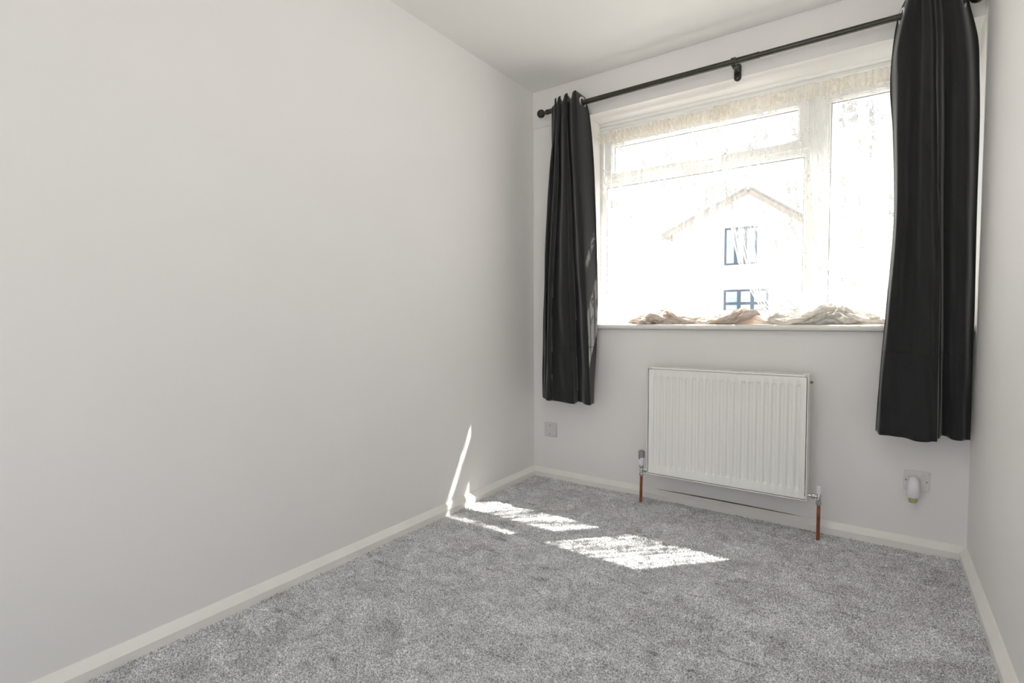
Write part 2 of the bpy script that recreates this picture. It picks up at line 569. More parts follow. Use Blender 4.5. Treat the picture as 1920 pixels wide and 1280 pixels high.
box('transom', PLX0 - 0.012, PLX1 + 0.012, YW + 0.001, YW + FD, TZ0 + 0.012, TZ1, 'upvc', win, 0.003)


def ring_frame(name, x0, x1, z0, z1, w, y0, y1, mat, parent, chamfer=0.0):
    """mitred rectangular frame; (x0..z1) is the OPENING, w the face width."""
    bm = bmesh.new()
    def loop(dx, yy):
        return [bm.verts.new(p) for p in ((x0 - dx, yy, z0 - dx), (x1 + dx, yy, z0 - dx), (x1 + dx, yy, z1 + dx), (x0 - dx, yy, z1 + dx))]
    seq = [loop(0, y1), loop(0, y0 + chamfer), loop(chamfer, y0), loop(w - 0.002, y0), loop(w, y0 + 0.002), loop(w, y1)]
    seq.append(seq[0])
    for a, b in zip(seq[:-1], seq[1:]):
        for k in range(4):
            bm.faces.new((a[k], a[(k + 1) % 4], b[(k + 1) % 4], b[k]))
    bmesh.ops.recalc_face_normals(bm, faces=bm.faces[:])
    return finish(name, bm, mat, parent)


def pane(x0, x1, z0, z1, y):
    p = box('pane', x0 - 0.006, x1 + 0.006, y, y + 0.004, z0 - 0.006, z1 + 0.006, 'glass', win)
    ring_frame('gasket', x0 + 0.003, x1 - 0.003, z0 + 0.003, z1 - 0.003, 0.004, y - 0.003, y, 'gasket', p)
    return p


# glazing beads, fanlight sash and panes
ring_frame('glazing_bead', PLX0, PLX1, ZP0, ZP1, 0.013, YW + 0.008, YW + 0.03, 'upvc', win, 0.008)
ring_frame('glazing_bead', PRX0, PRX1, ZP0, ZR1, 0.013, YW + 0.008, YW + 0.03, 'upvc', win, 0.008)
box('head_rail', PRX0 - 0.012, XB, YW + 0.001, YW + FD, ZR1 + 0.012, 2.086, 'upvc', win, 0.002)
sash = ring_frame('fanlight_sash', 0.456, 1.446, 1.880, 2.037, 0.050, YW - 0.012, YW + 0.045, 'upvc', win, 0.010)
pane(PLX0, PLX1, ZP0, ZP1, YW + 0.032)
pane(PRX0, PRX1, ZP0, ZR1, YW + 0.032)
pane(0.456, 1.446, 1.880, 2.037, YW + 0.030)
h = box('handle', 0.93, 0.96, YW - 0.026, YW - 0.012, 1.838, 1.862, 'upvc', win, 0.003)
box('handle_lever', 0.945, 1.055, YW - 0.040, YW - 0.028, 1.842, 1.857, 'upvc', h, 0.004)
# quadrant bead closing the joint of frame and soffit
prism('cover_bead', [(YW, ZL), (YW - 0.014, ZL), (YW - 0.013, ZL - 0.006), (YW - 0.008, ZL - 0.012), (YW, ZL - 0.016)], 'x', XR, W, 'upvc', win)
prism('cover_strip', [(YW, ZL - 0.028), (YW - 0.007, ZL - 0.03), (YW - 0.007, ZL - 0.036), (YW, ZL - 0.038)], 'x', XR, W, 'upvc', win)

# added window at the other end of the room, there for fill light
fill_win = thing('added_fill_window', 'wide white framed window added for fill light in the end wall behind the viewer', 'window', (1.05, YF, GZ0))
fill_win['kind'] = 'structure'
ring_frame('outer_frame', GX0 + 0.06, GX1 - 0.06, GZ0 + 0.06, GZ1 - 0.06, 0.06, YF - 0.08, YF - 0.02, 'upvc', fill_win)
box('mullion', 1.195, 1.255, YF - 0.08, YF - 0.02, GZ0 + 0.06, GZ1 - 0.06, 'upvc', fill_win, 0.003)
for xa, xb in ((GX0 + 0.06, 1.195), (1.255, GX1 - 0.06)):
    box('pane', xa, xb, YF - 0.052, YF - 0.048, GZ0 + 0.06, GZ1 - 0.06, 'glass', fill_win)

# glowing paper globe added as fill light, hung out of view above the frame
def mat_fill_glow():
    mt, nt, p = new_mat('fill_glow_paper')
    p.inputs['Base Color'].default_value = (0.9, 0.9, 0.88, 1)
    nz = N(nt, 'ShaderNodeTexNoise', Scale=4.0)
    r = ramp(nt, nz.outputs['Fac'], [(0.3, (1.0, 0.972, 0.945)), (0.7, (1.0, 0.98, 0.955))])
    L(nt, r.outputs[0], p.inputs['Emission Color'])
    p.inputs['Emission Strength'].default_value = FILL_STRENGTH
    return mt


FILL_STRENGTH = 5.0
M['fill_glow'] = mat_fill_glow()
lx, ly, lz, lr = 1.35, -1.50, 2.07, 0.16
fill_lamp = thing('added_fill_globe', 'added fill light, a glowing white paper globe hung from the ceiling out of view', 'fill_lamp', (lx, ly, lz))
lathe('ceiling_rose', (lx, ly, H), (0, 0, -1), [(0, 0), (0.045, 0), (0.048, 0.006), (0.040, 0.018), (0.012, 0.026), (0, 0.026)], 'upvc', fill_lamp, 32)
cyl('cord', (lx, ly, lz + lr - 0.01), (lx, ly, H - 0.02), 0.004, 'wplastic', fill_lamp, 10)
gp = [(0.03, -lr * 0.982)]
for k in range(1, 48):
    a = PI * k / 48
    rr_ = lr * (1 + (0.006 if k % 2 else -0.006))
    if math.sin(a) * rr_ > 0.03:
        gp.append((math.sin(a) * rr_, -math.cos(a) * rr_))
gp.append((0.03, lr * 0.982))
lathe('fill_paper_globe', (lx, ly, lz), (0, 0, 1), gp, 'fill_glow', fill_lamp, 40)

# ------------------------------------------------------------------ lace net
NYW = 0.125
wire = cyl('net_wire', (XR, NYW, 2.083), (W, NYW, 2.083), 0.0028, 'wplastic', n=10)
tag(wire, 'thin white stretch wire carrying the lace net across the window', 'curtain wire')


def lace_panel(edge_l, edge_r, y0, nfold, seedphase, gather, zb, flare):
    """edge_l / edge_r: functions z -> x. gather: s -> warped s. returns P, UV."""
    nc, nr = 260, 120
    s = np.linspace(0, 1, nc)
    zz = np.linspace(2.098, zb, nr)
    P = np.zeros((nr, nc, 3)); UV = np.zeros((nr, nc, 2))
    g_ = gather(s)
    for i, z in enumerate(zz):
        xl, xr = edge_l(z), edge_r(z)
        t = (2.098 - z) / (2.098 - zb)
        amp = 0.005 + 0.015 * min(1, t * 3)
        ph = nfold * 2 * PI * s + seedphase
        yy = y0 + amp * (np.sin(ph + 0.6 * np.sin(3.1 * s * 2 * PI)) + 0.45 * np.sin(2.3 * ph + 1.0 + 0.7 * t)) * (0.7 + 0.5 * np.sin(9 * s + seedphase))
        P[i, :, 0] = xl + (xr - xl) * g_ + 0.004 * np.sin(ph * 0.5 + 3 * t) * np.minimum(1, 8 * np.minimum(s, 1 - s))
        P[i, :, 1] = yy + flare(s, t)
        P[i, :, 2] = z
        UV[i, :, 0] = s * 1.9 + seedphase
        UV[i, :, 1] = z
    return P, UV


def itp(pts):
    zs = np.array([p[0] for p in pts]); xs_ = np.array([p[1] for p in pts])
    o = np.argsort(zs)
    zs, xs_ = zs[o], xs_[o]
    def f(z):
        # smooth monotone-ish interpolation
        k = min(max(np.searchsorted(zs, z) - 1, 0), len(zs) - 2)
        h_ = zs[k + 1] - zs[k]
        t = min(max((z - zs[k]) / h_, 0), 1)
        def slope(i):
            if i == 0: return (xs_[1] - xs_[0]) / (zs[1] - zs[0])
            if i == len(zs) - 1: return (xs_[-1] - xs_[-2]) / (zs[-1] - zs[-2])
            return (xs_[i + 1] - xs_[i - 1]) / (zs[i + 1] - zs[i - 1])
        m0, m1 = slope(k) * h_, slope(k + 1) * h_
        return ((2 * t**3 - 3 * t**2 + 1) * xs_[k] + (t**3 - 2 * t**2 + t) * m0 + (-2 * t**3 + 3 * t**2) * xs_[k + 1] + (t**3 - t**2) * m1)
    return f


def heap(name, xa, xb, peaks, parent, seed, mat, nfold):
    """cloth end gathered on the sill: a loose pile of soft creased rolls under a crumpled top layer."""
    r = np.random.default_rng(seed)
    verts, faces, uvs = [], [], []

    def env(xx):
        return np.interp(xx, [p[0] for p in peaks], [p[1] for p in peaks])

    def add_grid(P, UVg):
        R_, C_ = P.shape[:2]
        base = len(verts)
        verts.extend(P.reshape(-1, 3).tolist())
        uvs.extend(UVg.reshape(-1, 2).tolist())
        for i in range(R_ - 1):
            for j in range(C_ - 1):
                a = base + i * C_ + j
                faces.append((a, a + 1, a + C_ + 1, a + C_))

    # soft rolls
    for f in range(nfold):
        ln = (xb - xa) * r.uniform(0.12, 0.40)
        x0 = r.uniform(xa, xb - ln)
        n, ms = 46, 18
        u = np.linspace(0, 1, n)
        xx = x0 + ln * u
        e = env(xx)
        fr = r.uniform(0.10, 0.78)
        yc = r.uniform(0.030, 0.125) + 0.022 * np.sin(u * r.uniform(2, 6) + r.uniform(0, 6))
        rad_ = np.clip(e * r.uniform(0.26, 0.42), 0.006, 0.03) * np.minimum(1, 5 * np.minimum(u, 1 - u) + 0.12) ** 0.55
        zc = ZS + 0.002 + np.maximum(rad_ * 0.55, fr * e + 0.25 * e * np.sin(u * r.uniform(2, 5) + r.uniform(0, 6)))
        ph = r.random(4) * 6.28
        P = np.zeros((ms, n, 3)); UVg = np.zeros((ms, n, 2))
        for j in range(ms):
            a = 2 * PI * j / (ms - 1)
            k = 1 + 0.34 * np.abs(np.sin(2 * a + 6 * u + ph[0])) + 0.20 * np.sin(5 * a - 13 * u + ph[1]) + 0.10 * np.sin(41 * u + 3 * a + ph[2])
            P[j, :, 0] = xx + 0.004 * np.sin(2 * a + 17 * u + ph[3])
            P[j, :, 1] = yc + rad_ * 1.35 * k * math.cos(a)
            P[j, :, 2] = np.maximum(ZS + 0.0008, zc + rad_ * 0.62 * k * math.sin(a))
            UVg[j, :, 0] = xx * 2
            UVg[j, :, 1] = a * 0.01
        add_grid(P, UVg)
    # crumpled top layer draping from the net down to the sill
    nu, nv = 170, 40
    u = np.linspace(0, 1, nu)
    xx = xa + (xb - xa) * u
    hg = np.convolve(np.pad(env(xx), 2, 'edge'), np.ones(5) / 5, 'valid')
    ph = r.random(8) * 6.28
    P = np.zeros((nv, nu, 3)); UVg = np.zeros((nv, nu, 2))
    for j in range(nv):
        v = j / (nv - 1)
        a = PI * v
        w1 = np.abs(np.sin(19 * u + 5 * v + ph[0] + 1.2 * np.sin(7 * u + ph[1]))) ** 0.6
        w2 = np.abs(np.sin(8 * PI * v + 11 * u + ph[2] + 1.5 * np.sin(13 * u + ph[3]))) ** 0.7
        w3 = np.sin(47 * u - 6 * v + ph[4])
        sn = math.sin(a) ** 0.7 if 0 < v < 1 else 0.0
        k = 0.30 + 0.24 * w1 + 0.22 * w2 + 0.05 * w3
        ends = np.minimum(1, 6 * np.minimum(u, 1 - u)) ** 0.6
        P[j, :, 0] = xx + 0.007 * np.sin(6 * PI * v + 15 * u + ph[5]) * sn
        P[j, :, 1] = 0.082 - math.cos(a) * 0.052 * (0.75 + 0.3 * w1 + 0.2 * np.sin(9 * u + ph[6])) * ends
        P[j, :, 2] = ZS + 0.001 + np.maximum(hg * sn * k * ends, 0.0)
        UVg[j, :, 0] = xx * 1.5
        UVg[j, :, 1] = v * 0.25
    add_grid(P, UVg)
    me = bpy.data.meshes.new(name)
    me.from_pydata(verts, [], faces)
    ul = me.uv_layers.new(name='UVMap')
    li = np.zeros(len(me.loops), dtype=np.int32)
    me.loops.foreach_get('vertex_index', li)
    ul.data.foreach_set('uv', np.array(uvs, dtype=np.float32)[li].reshape(-1))
    me.polygons.foreach_set('use_smooth', np.ones(len(me.polygons), dtype=bool))
    me.materials.append(M[mat])
    o = bpy.data.objects.new(name, me)
    COL.objects.link(o)
    o.parent = parent
    o.matrix_parent_inverse = parent.matrix_world.inverted()
    return o


netL = thing('lace_net', 'sheer floral lace net over the left pane, heap on the sill coloured brown for shade', 'net curtain', (0.75, NYW, ZS), 'lace net panels')
eL = itp([(2.1, 0.386), (1.9, 0.392), (1.5, 0.405), (1.2, 0.412), (0.97, 0.44)])
eR = itp([(2.1, 1.150), (1.8, 1.140), (1.5, 1.112), (1.2, 1.108), (0.97, 1.10)])
P, UV = lace_panel(eL, eR, NYW, 17, 0.4, lambda s: 0.62 * s + 0.38 * (1 - (1 - s) ** 2.0), ZS + 0.004, lambda s, t: -0.035 * max(0, t - 0.85) / 0.15)
grid_object('net', P, UV, 'lace', netL)
netR = thing('lace_net', 'sheer floral lace net swept aside over the right pane, cream heap on the sill', 'net curtain', (1.6, NYW, ZS), 'lace net panels')
fL = itp([(2.1, 1.060), (1.75, 1.115), (1.5, 1.148), (1.25, 1.205), (1.08, 1.285), (0.97, 1.38)])
fR = itp([(2.1, 2.100), (1.5, 2.100), (0.97, 2.090)])
P, UV = lace_panel(fL, fR, NYW - 0.022, 22, 2.1, lambda s: 0.42 * s + 0.58 * s ** 1.9, ZS + 0.004, lambda s, t: -0.035 * max(0, t - 0.85) / 0.15)
grid_object('net', P, UV, 'lace', netR)


def header(xa, xb, y0, seed, parent):
    r = np.random.default_rng(seed)
    n = 420
    s = np.linspace(0, 1, n)
    xs_ = xa + (xb - xa) * s
    f = np.cumsum(r.random(n) * 0.9)
    rows = [(2.106, 1.0), (2.100, 1.5), (2.092, 0.8), (2.086, 0.45), (2.079, 0.45), (2.073, 0.9), (2.060, 1.3), (2.043, 1.6)]
    P = np.zeros((len(rows), n, 3)); UV = np.zeros((len(rows), n, 2))
    for i, (z, a) in enumerate(rows):
        P[i, :, 0] = xs_
        P[i, :, 1] = y0 - 0.004 + a * 0.0035 * np.sin(f) + 0.001 * r.random(n)
        P[i, :, 2] = z + (0.003 * np.sin(f * 0.37) if i in (0, 1) else 0)
        UV[i, :, 0] = s * 2.2 + seed
        UV[i, :, 1] = z
    return grid_object('header', P, UV, 'lace_head', parent)


header(0.386, 1.150, NYW - 0.004, 3, netL)
header(1.060, 2.100, NYW - 0.026, 4, netR)
hp = heap('pooled_cloth', 0.60, 1.355, [(0.60, 0.016), (0.70, 0.045), (0.77, 0.080), (0.85, 0.086), (0.91, 0.055), (0.98, 0.034), (1.06, 0.038), (1.15, 0.056), (1.22, 0.076), (1.30, 0.086), (1.35, 0.045)], netL, 11, 'heap', 34)
hp['label'] = 'crumpled end of the net lying on the sill, coloured brown for shade'
hp = heap('pooled_cloth', 1.315, 1.86, [(1.315, 0.04), (1.38, 0.058), (1.46, 0.045), (1.54, 0.055), (1.61, 0.096), (1.65, 0.100), (1.70, 0.058), (1.78, 0.040), (1.86, 0.02)], netR, 23, 'heap2', 30)
hp['label'] = 'cream crumpled end of the net lying on the sill'

# ------------------------------------------------------------------ curtain pole
RY, RZ = -0.100, 2.219
pole = thing('curtain_pole', 'dark bronze telescopic curtain pole with ball finials above the window', 'curtain pole', (1.1, 0, RZ))
cyl('outer_tube', (0.165, RY, RZ), (1.315, RY, RZ), 0.0142, 'pole', pole)
cyl('inner_tube', (1.30, RY, RZ), (2.055, RY, RZ), 0.0125, 'pole', pole)
cyl('tube_lip', (1.306, RY, RZ), (1.317, RY, RZ), 0.0148, 'pole', pole)


def finial(x, d):
    prof = [(0, 0), (0.0150, 0), (0.0155, 0.004), (0.0150, 0.010), (0.0100, 0.014), (0.0085, 0.019), (0.011, 0.022), (0.0115, 0.025)]
    c, R_ = 0.047, 0.0245
    for k in range(1, 15):
        a = PI * (0.16 + 0.84 * k / 14)
        prof.append((R_ * math.sin(a) if k < 14 else 0, c - R_ * math.cos(a)))
    return lathe('finial', (x, RY, RZ), (d, 0, 0), prof, 'pole', pole, 28)


finial(0.166, -1)
finial(2.030, 1)


def bracket(x, z0, z1):
    # rounded wall plate
    bm = bmesh.new()
    w = 0.0165
    pts = []
    for k in range(13):
        a = PI + PI * k / 12
        pts.append((x + w * math.cos(a), z0 + w + w * math.sin(a)))
    for k in range(13):
        a = PI * k / 12
        pts.append((x + w * math.cos(a), z1 - w + w * math.sin(a)))
    A = [bm.verts.new((px, -0.009, pz)) for px, pz in pts]
    B = [bm.verts.new((px, -0.017, pz)) for px, pz in pts]
    n = len(pts)
    for k in range(n):
        bm.faces.new((A[k], A[(k + 1) % n], B[(k + 1) % n], B[k]))
    bm.faces.new(A); bm.faces.new(B[::-1])
    bmesh.ops.recalc_face_normals(bm, faces=bm.faces[:])
    br = finish('bracket', bm, 'pole', pole)
    # arm swings out from the plate and under the pole
    sweep('arm', [(x, -0.014, 2.205), (x, -0.035, 2.202), (x, -0.058, 2.199), (x, -0.080, 2.1985), (x, -0.098, 2.2005)], 0.006, 'pole', br, flat=(0.010, 0.0045))
    # open cup around the pole
    bm = bmesh.new()
    r0, r1 = 0.0150, 0.0192
    secs = []
    for k in range(21):
        a = math.radians(-235 + 290 * k / 20)
        secs.append([bm.verts.new((x + dx, RY + r * math.cos(a), RZ + r * math.sin(a))) for dx, r in ((-0.011, r0), (0.011, r0), (0.011, r1), (-0.011, r1))])
    for a, b in zip(secs[:-1], secs[1:]):
        for k in range(4):
            bm.faces.new((a[k], a[(k + 1) % 4], b[(k + 1) % 4], b[k]))
    bm.faces.new(secs[0]); bm.faces.new(secs[-1][::-1])
    bmesh.ops.recalc_face_normals(bm, faces=bm.faces[:])
    finish('cup', bm, 'pole', br)
    # clamping screw below the cup
    lathe('thumb_screw', (x, RY, RZ - 0.019), (0, 0, -1), [(0, -0.004), (0.0035, -0.004), (0.0035, 0.004), (0.0065, 0.005), (0.0065, 0.012), (0.005, 0.014), (0, 0.014)], 'pole', br, 14)
    for zz in (z0 + 0.013, z1 - 0.018):
        lathe('screw', (x, -0.017, zz), (0, -1, 0), [(0.0045, 0), (0.004, 0.0015), (0, 0.002)], 'screw', br, 12)
    return br


bracket(1.203, 2.159, 2.243)
bracket(0.215, 2.170, 2.250)
bracket(2.015, 2.170, 2.250)

# ------------------------------------------------------------------ eyelet curtains
def make_curtain(name, label, rows, yrows, hem_z, loc, zbot):
    root = thing(name, label, 'curtain', loc, 'eyelet curtains on the pole')
    K = len(rows[0][1])
    fy = [itp([(z, r[k]) for z, r in yrows]) for k in range(K)]
    fx = [itp([(z, r[k]) for z, r in rows]) for k in range(K)]
    ztop = max(z for z, _ in rows)
    per = 16
    nr = 150
    zz = np.linspace(ztop, 0.0, nr)
    nc = (K - 1) * per + 1
    P = np.zeros((nr, nc, 3)); UV = np.zeros((nr, nc, 2))
    for i in range(nr):
        t = i / (nr - 1)
        for c in range(nc):
            k = min(c // per, K - 2)
            q = (c - k * per) / per
            zb = zbot[k] + (zbot[k + 1] - zbot[k]) * (0.5 - 0.5 * math.cos(PI * q))
            z = ztop + (zb - ztop) * t
            xa, xb = fx[k](z), fx[k + 1](z)
            # cosine in y, slightly eased in x -> rounded folds
            e = 0.5 - 0.5 * math.cos(PI * q)
            xq = xa + (xb - xa) * (0.55 * q + 0.45 * (q + 0.5 * math.sin(2 * PI * q) / PI * 0.55))
            ya, yb = fy[k](z), fy[k + 1](z)
            yq = ya + (yb - ya) * e
            yq += 0.003 * math.sin(6 * z + c * 0.21) * min(1, t * 3) + 0.002 * math.sin(17 * z + c * 0.5) * t
            # soft rounding of the top corners
            P[i, c] = (xq, yq, z)
            UV[i, c] = (c / nc * 1.15, z)
    fab = grid_object('fabric', P, UV, 'curtain', root, 0.0022)
    # stitched hem: a slightly proud doubled band at the foot
    j0 = int(np.argmin(np.abs(P[:, nc // 2, 2] - hem_z)))
    Q = P[j0:j0 + 2].copy()
    dz = Q[0, :, 2] - Q[1, :, 2]
    Q[1, :, 2] = Q[0, :, 2] - 0.0035
    Q2 = np.concatenate([Q[:1], Q[1:2]], 0)
    grid_object('hem_stitch', Q2, UV[j0:j0 + 2], 'curtain', fab, 0.0046)
    # metal eyelets where the cloth crosses the pole
    for k in range(K - 1):
        xa, xb = fx[k](RZ), fx[k + 1](RZ)
        ya, yb = fy[k](RZ), fy[k + 1](RZ)
        if (ya - RY) * (yb - RY) >= 0:
            continue
        q = math.acos(1 - 2 * (RY - ya) / (yb - ya)) / PI
        xc = xa + (xb - xa) * (0.55 * q + 0.45 * (q + 0.5 * math.sin(2 * PI * q) / PI * 0.55))
        tang = Vector((xb - xa, (yb - ya) * 1.4, 0)).normalized()
        nrm = Vector((tang.y, -tang.x, 0)).normalized()
        bm = bmesh.new()
        prof = [(0.0225, -0.0030), (0.0245, -0.0044), (0.0302, -0.0040), (0.0318, -0.0014), (0.0318, 0.0014), (0.0302, 0.0040), (0.0245, 0.0044), (0.0225, 0.0030), (0.0225, -0.0030)]
        add_lathe(bm, (xc, RY, RZ), nrm, prof, 28)
        bmesh.ops.remove_doubles(bm, verts=bm.verts[:], dist=1e-5)
        finish('eyelet', bm, 'ring', root, smooth=True)
    return root


rowsL = [
    (2.268, [0.1836, 0.2472, 0.2057, 0.2812, 0.242, 0.3318, 0.3011, 0.3854, 0.3858]),
    (2.15, [0.1836, 0.2436, 0.202, 0.2777, 0.2384, 0.3319, 0.3012, 0.3889, 0.417]),
    (1.86, [0.1461, 0.2111, 0.176, 0.2529, 0.2203, 0.3252, 0.3015, 0.3927, 0.4448]),
    (1.4, [0.1151, 0.1813, 0.1493, 0.2275, 0.1981, 0.3359, 0.3198, 0.432, 0.4648]),
    (1.0, [0.1029, 0.1659, 0.1337, 0.2053, 0.1867, 0.3502, 0.3417, 0.461, 0.4700]),
    (0.50, [0.0943, 0.1576, 0.1215, 0.1974, 0.2016, 0.375, 0.3602, 0.4792, 0.456]),
]
ysL = [
    (2.27, [-0.05, -0.14, -0.075, -0.15, -0.075, -0.16, -0.080, -0.165, -0.050]),
    (2.250, [-0.05, -0.14, -0.095, -0.15, -0.095, -0.16, -0.098, -0.165, -0.050]),
    (2.232, [-0.05, -0.14, -0.117, -0.15, -0.117, -0.16, -0.119, -0.165, -0.050]),
    (2.12, [-0.05, -0.14, -0.112, -0.15, -0.112, -0.16, -0.115, -0.165, -0.050]),
    (1.80, [-0.05, -0.14, -0.060, -0.15, -0.070, -0.16, -0.075, -0.165, -0.050]),
    (1.20, [-0.05, -0.13, -0.070, -0.15, -0.090, -0.16, -0.080, -0.165, -0.050]),
    (0.50, [-0.05, -0.10, -0.080, -0.14, -0.110, -0.155, -0.085, -0.160, -0.070]),
]
zbL = [0.507, 0.506, 0.507, 0.505, 0.504, 0.504, 0.508, 0.506, 0.508]
make_curtain('eyelet_curtain', 'narrow bunched dark grey eyelet curtain in the left corner of the window wall', rowsL, ysL, 0.83, (0.28, RY, 0.505), zbL)
rowsR = [
    (2.30, [1.8560, 1.8820, 1.9033, 1.9155, 1.937, 1.9434, 1.9659, 1.9962, 2.0475]),
    (2.24, [1.8330, 1.8690, 1.9014, 1.9187, 1.9435, 1.9514, 1.974, 2.0087, 2.0554]),
    (2.08, [1.8164, 1.8389, 1.9036, 1.9275, 1.9541, 1.9618, 1.9846, 2.0253, 2.0880]),
    (1.94, [1.8142, 1.8421, 1.9019, 1.9293, 1.9593, 1.9654, 1.9898, 2.0367, 2.0960]),
    (1.77, [1.8271, 1.8427, 1.9008, 1.9335, 1.9669, 1.9713, 1.9958, 2.0427, 2.1010]),
    (1.41, [1.8391, 1.8493, 1.9026, 1.9424, 1.9793, 1.982, 2.0034, 2.0553, 2.1020]),
    (1.1, [1.8243, 1.8373, 1.8942, 1.9501, 1.9888, 1.9931, 2.0096, 2.0604, 2.1050]),
    (0.77, [1.8058, 1.8199, 1.8789, 1.9533, 1.9921, 1.9998, 2.0147, 2.0596, 2.1050]),
    (0.49, [1.7944, 1.8111, 1.8757, 1.951, 1.9932, 2.0029, 2.0177, 2.0598, 2.1040]),
]
ysR = [
    (2.30, [-0.055, -0.150, -0.128, -0.150, -0.128, -0.145, -0.124, -0.140, -0.050]),
    (2.12, [-0.055, -0.150, -0.124, -0.150, -0.126, -0.145, -0.120, -0.140, -0.050]),
    (1.80, [-0.055, -0.150, -0.105, -0.150, -0.110, -0.140, -0.080, -0.140, -0.050]),
    (1.20, [-0.075, -0.145, -0.115, -0.150, -0.128, -0.118, -0.068, -0.125, -0.055]),
    (0.50, [-0.090, -0.135, -0.128, -0.148, -0.140, -0.110, -0.070, -0.105, -0.070]),
]
zbR = [0.512, 0.504, 0.502, 0.494, 0.500, 0.508, 0.516, 0.506, 0.508]
make_curtain('eyelet_curtain', 'wide dark grey eyelet curtain hanging against the right wall', rowsR, ysR, 0.85, (1.95, RY, 0.50), zbR)

# ------------------------------------------------------------------ radiator
RX0, RX1, RZ0, RZ1 = 0.805, 1.548, 0.170, 0.737
RYF, RYB = -0.150, -0.050
rad = thing('radiator', 'white fluted panel radiator on the wall below the window', 'radiator', ((RX0 + RX1) / 2, RYF, RZ0))
# pressed front panel: height field with vertical flutes
nfl = 21
pitch_ = (RX1 - RX0 - 0.050) / nfl
xs_ = [RX0 + 0.004, RX0 + 0.010]
prof_d = []
xcols = [(RX0 + 0.0078, 0.0), (RX0 + 0.012, 0.0)]
for k in range(nfl):
    a = RX0 + 0.025 + pitch_ * k
    for f, d in ((0.16, 0), (0.24, 0.15), (0.34, 0.85), (0.40, 1.0), (0.70, 1.0), (0.76, 0.85), (0.86, 0.15), (0.94, 0)):
        xcols.append((a + pitch_ * f, d))
xcols += [(RX1 - 0.012, 0.0), (RX1 - 0.0078, 0.0)]
zrows = [(RZ0 + 0.0078, 0), (RZ0 + 0.046, 0), (RZ0 + 0.050, 0.25), (RZ0 + 0.056, 0.8), (RZ0 + 0.062, 1.0), (RZ0 + 0.2, 1), (RZ1 - 0.2, 1), (RZ1 - 0.056, 1), (RZ1 - 0.050, 0.8), (RZ1 - 0.044, 0.25), (RZ1 - 0.040, 0), (RZ1 - 0.0078, 0)]
P = np.zeros((len(zrows), len(xcols), 3))
for i, (z, a) in enumerate(zrows):
    for j, (xx, d) in enumerate(xcols):
        P[i, j] = (xx, RYF + 0.0045 + 0.0085 * a * d, z)
P = P[::-1]
fp = grid_object('front_panel', P, np.zeros(P.shape[:2] + (2,)), 'rad', rad)
# rolled edge framing the panel
ring_frame('edge_trim', RX0 + 0.0045, RX1 - 0.0045, RZ0 + 0.0045, RZ1 - 0.0045, 0.0045, RYF, RYF + 0.016, 'rad', rad, 0.0015)
for xa, xb in ((RX0 + 0.0005, RX0 + 0.003), (RX1 - 0.003, RX1 - 0.0005)):
    box('side_panel', xa, xb, RYF + 0.014, RYB, RZ0 + 0.012, RZ1 - 0.002, 'rad', rad, 0.001)
box('back_panel', RX0 + 0.006, RX1 - 0.006, RYB, RYB + 0.012, RZ0 + 0.006, RZ1 - 0.016, 'rad', rad, 0.002)
# corrugated convector fins between the panels
n = 90
P = np.zeros((2, n, 3))
for j in range(n):
    for i, z in enumerate((RZ1 - 0.03, RZ0 + 0.03)):
        P[i, j] = (RX0 + 0.02 + (RX1 - RX0 - 0.04) * j / (n - 1), -0.10 + (0.035 if (j // 2) % 2 else -0.035), z)
fins = grid_object('convector_fins', P, np.zeros(P.shape[:2] + (2,)), 'raddark', rad)
# top grille: frame with cross bars and three lengthwise bars
bm = bmesh.new()
gy0, gy1, gz = RYF + 0.003, RYB - 0.001, RZ1
add_box(bm, RX0 + 0.001, RX1 - 0.001, gy0, gy0 + 0.006, gz - 0.006, gz + 0.002, 0.001, 1)
add_box(bm, RX0 + 0.001, RX1 - 0.001, gy1 - 0.006, gy1, gz - 0.006, gz + 0.002, 0.001, 1)
add_box(bm, RX0 + 0.001, RX0 + 0.022, gy0, gy1, gz - 0.006, gz + 0.002, 0.001, 1)
add_box(bm, RX1 - 0.022, RX1 - 0.001, gy0, gy1, gz - 0.006, gz + 0.002, 0.001, 1)
for k in range(1, 4):
    yc = gy0 + (gy1 - gy0) * k / 4
    add_box(bm, RX0 + 0.02, RX1 - 0.02, yc - 0.0025, yc + 0.0025, gz - 0.004, gz + 0.001)
nb = 62
for k in range(nb):
    xc = RX0 + 0.024 + (RX1 - RX0 - 0.048) * k / (nb - 1)
    add_box(bm, xc - 0.0022, xc + 0.0022, gy0 + 0.004, gy1 - 0.004, gz - 0.003, gz + 0.0015)
finish('top_grille', bm, 'rad', rad)
bv = cyl('bleed_valve', (RX1 - 0.004, -0.072, RZ1 - 0.036), (RX1 + 0.008, -0.072, RZ1 - 0.036), 0.006, 'brass', rad, 16)
cyl('vent_pin', (RX1 + 0.008, -0.072, RZ1 - 0.036), (RX1 + 0.012, -0.072, RZ1 - 0.036), 0.003, 'brass', bv, 8)
for xc in (0.98, 1.38):
    box('wall_bracket', xc - 0.02, xc + 0.02, RYB + 0.010, 0.0, 0.30, 0.66, 'rad', rad, 0.001)

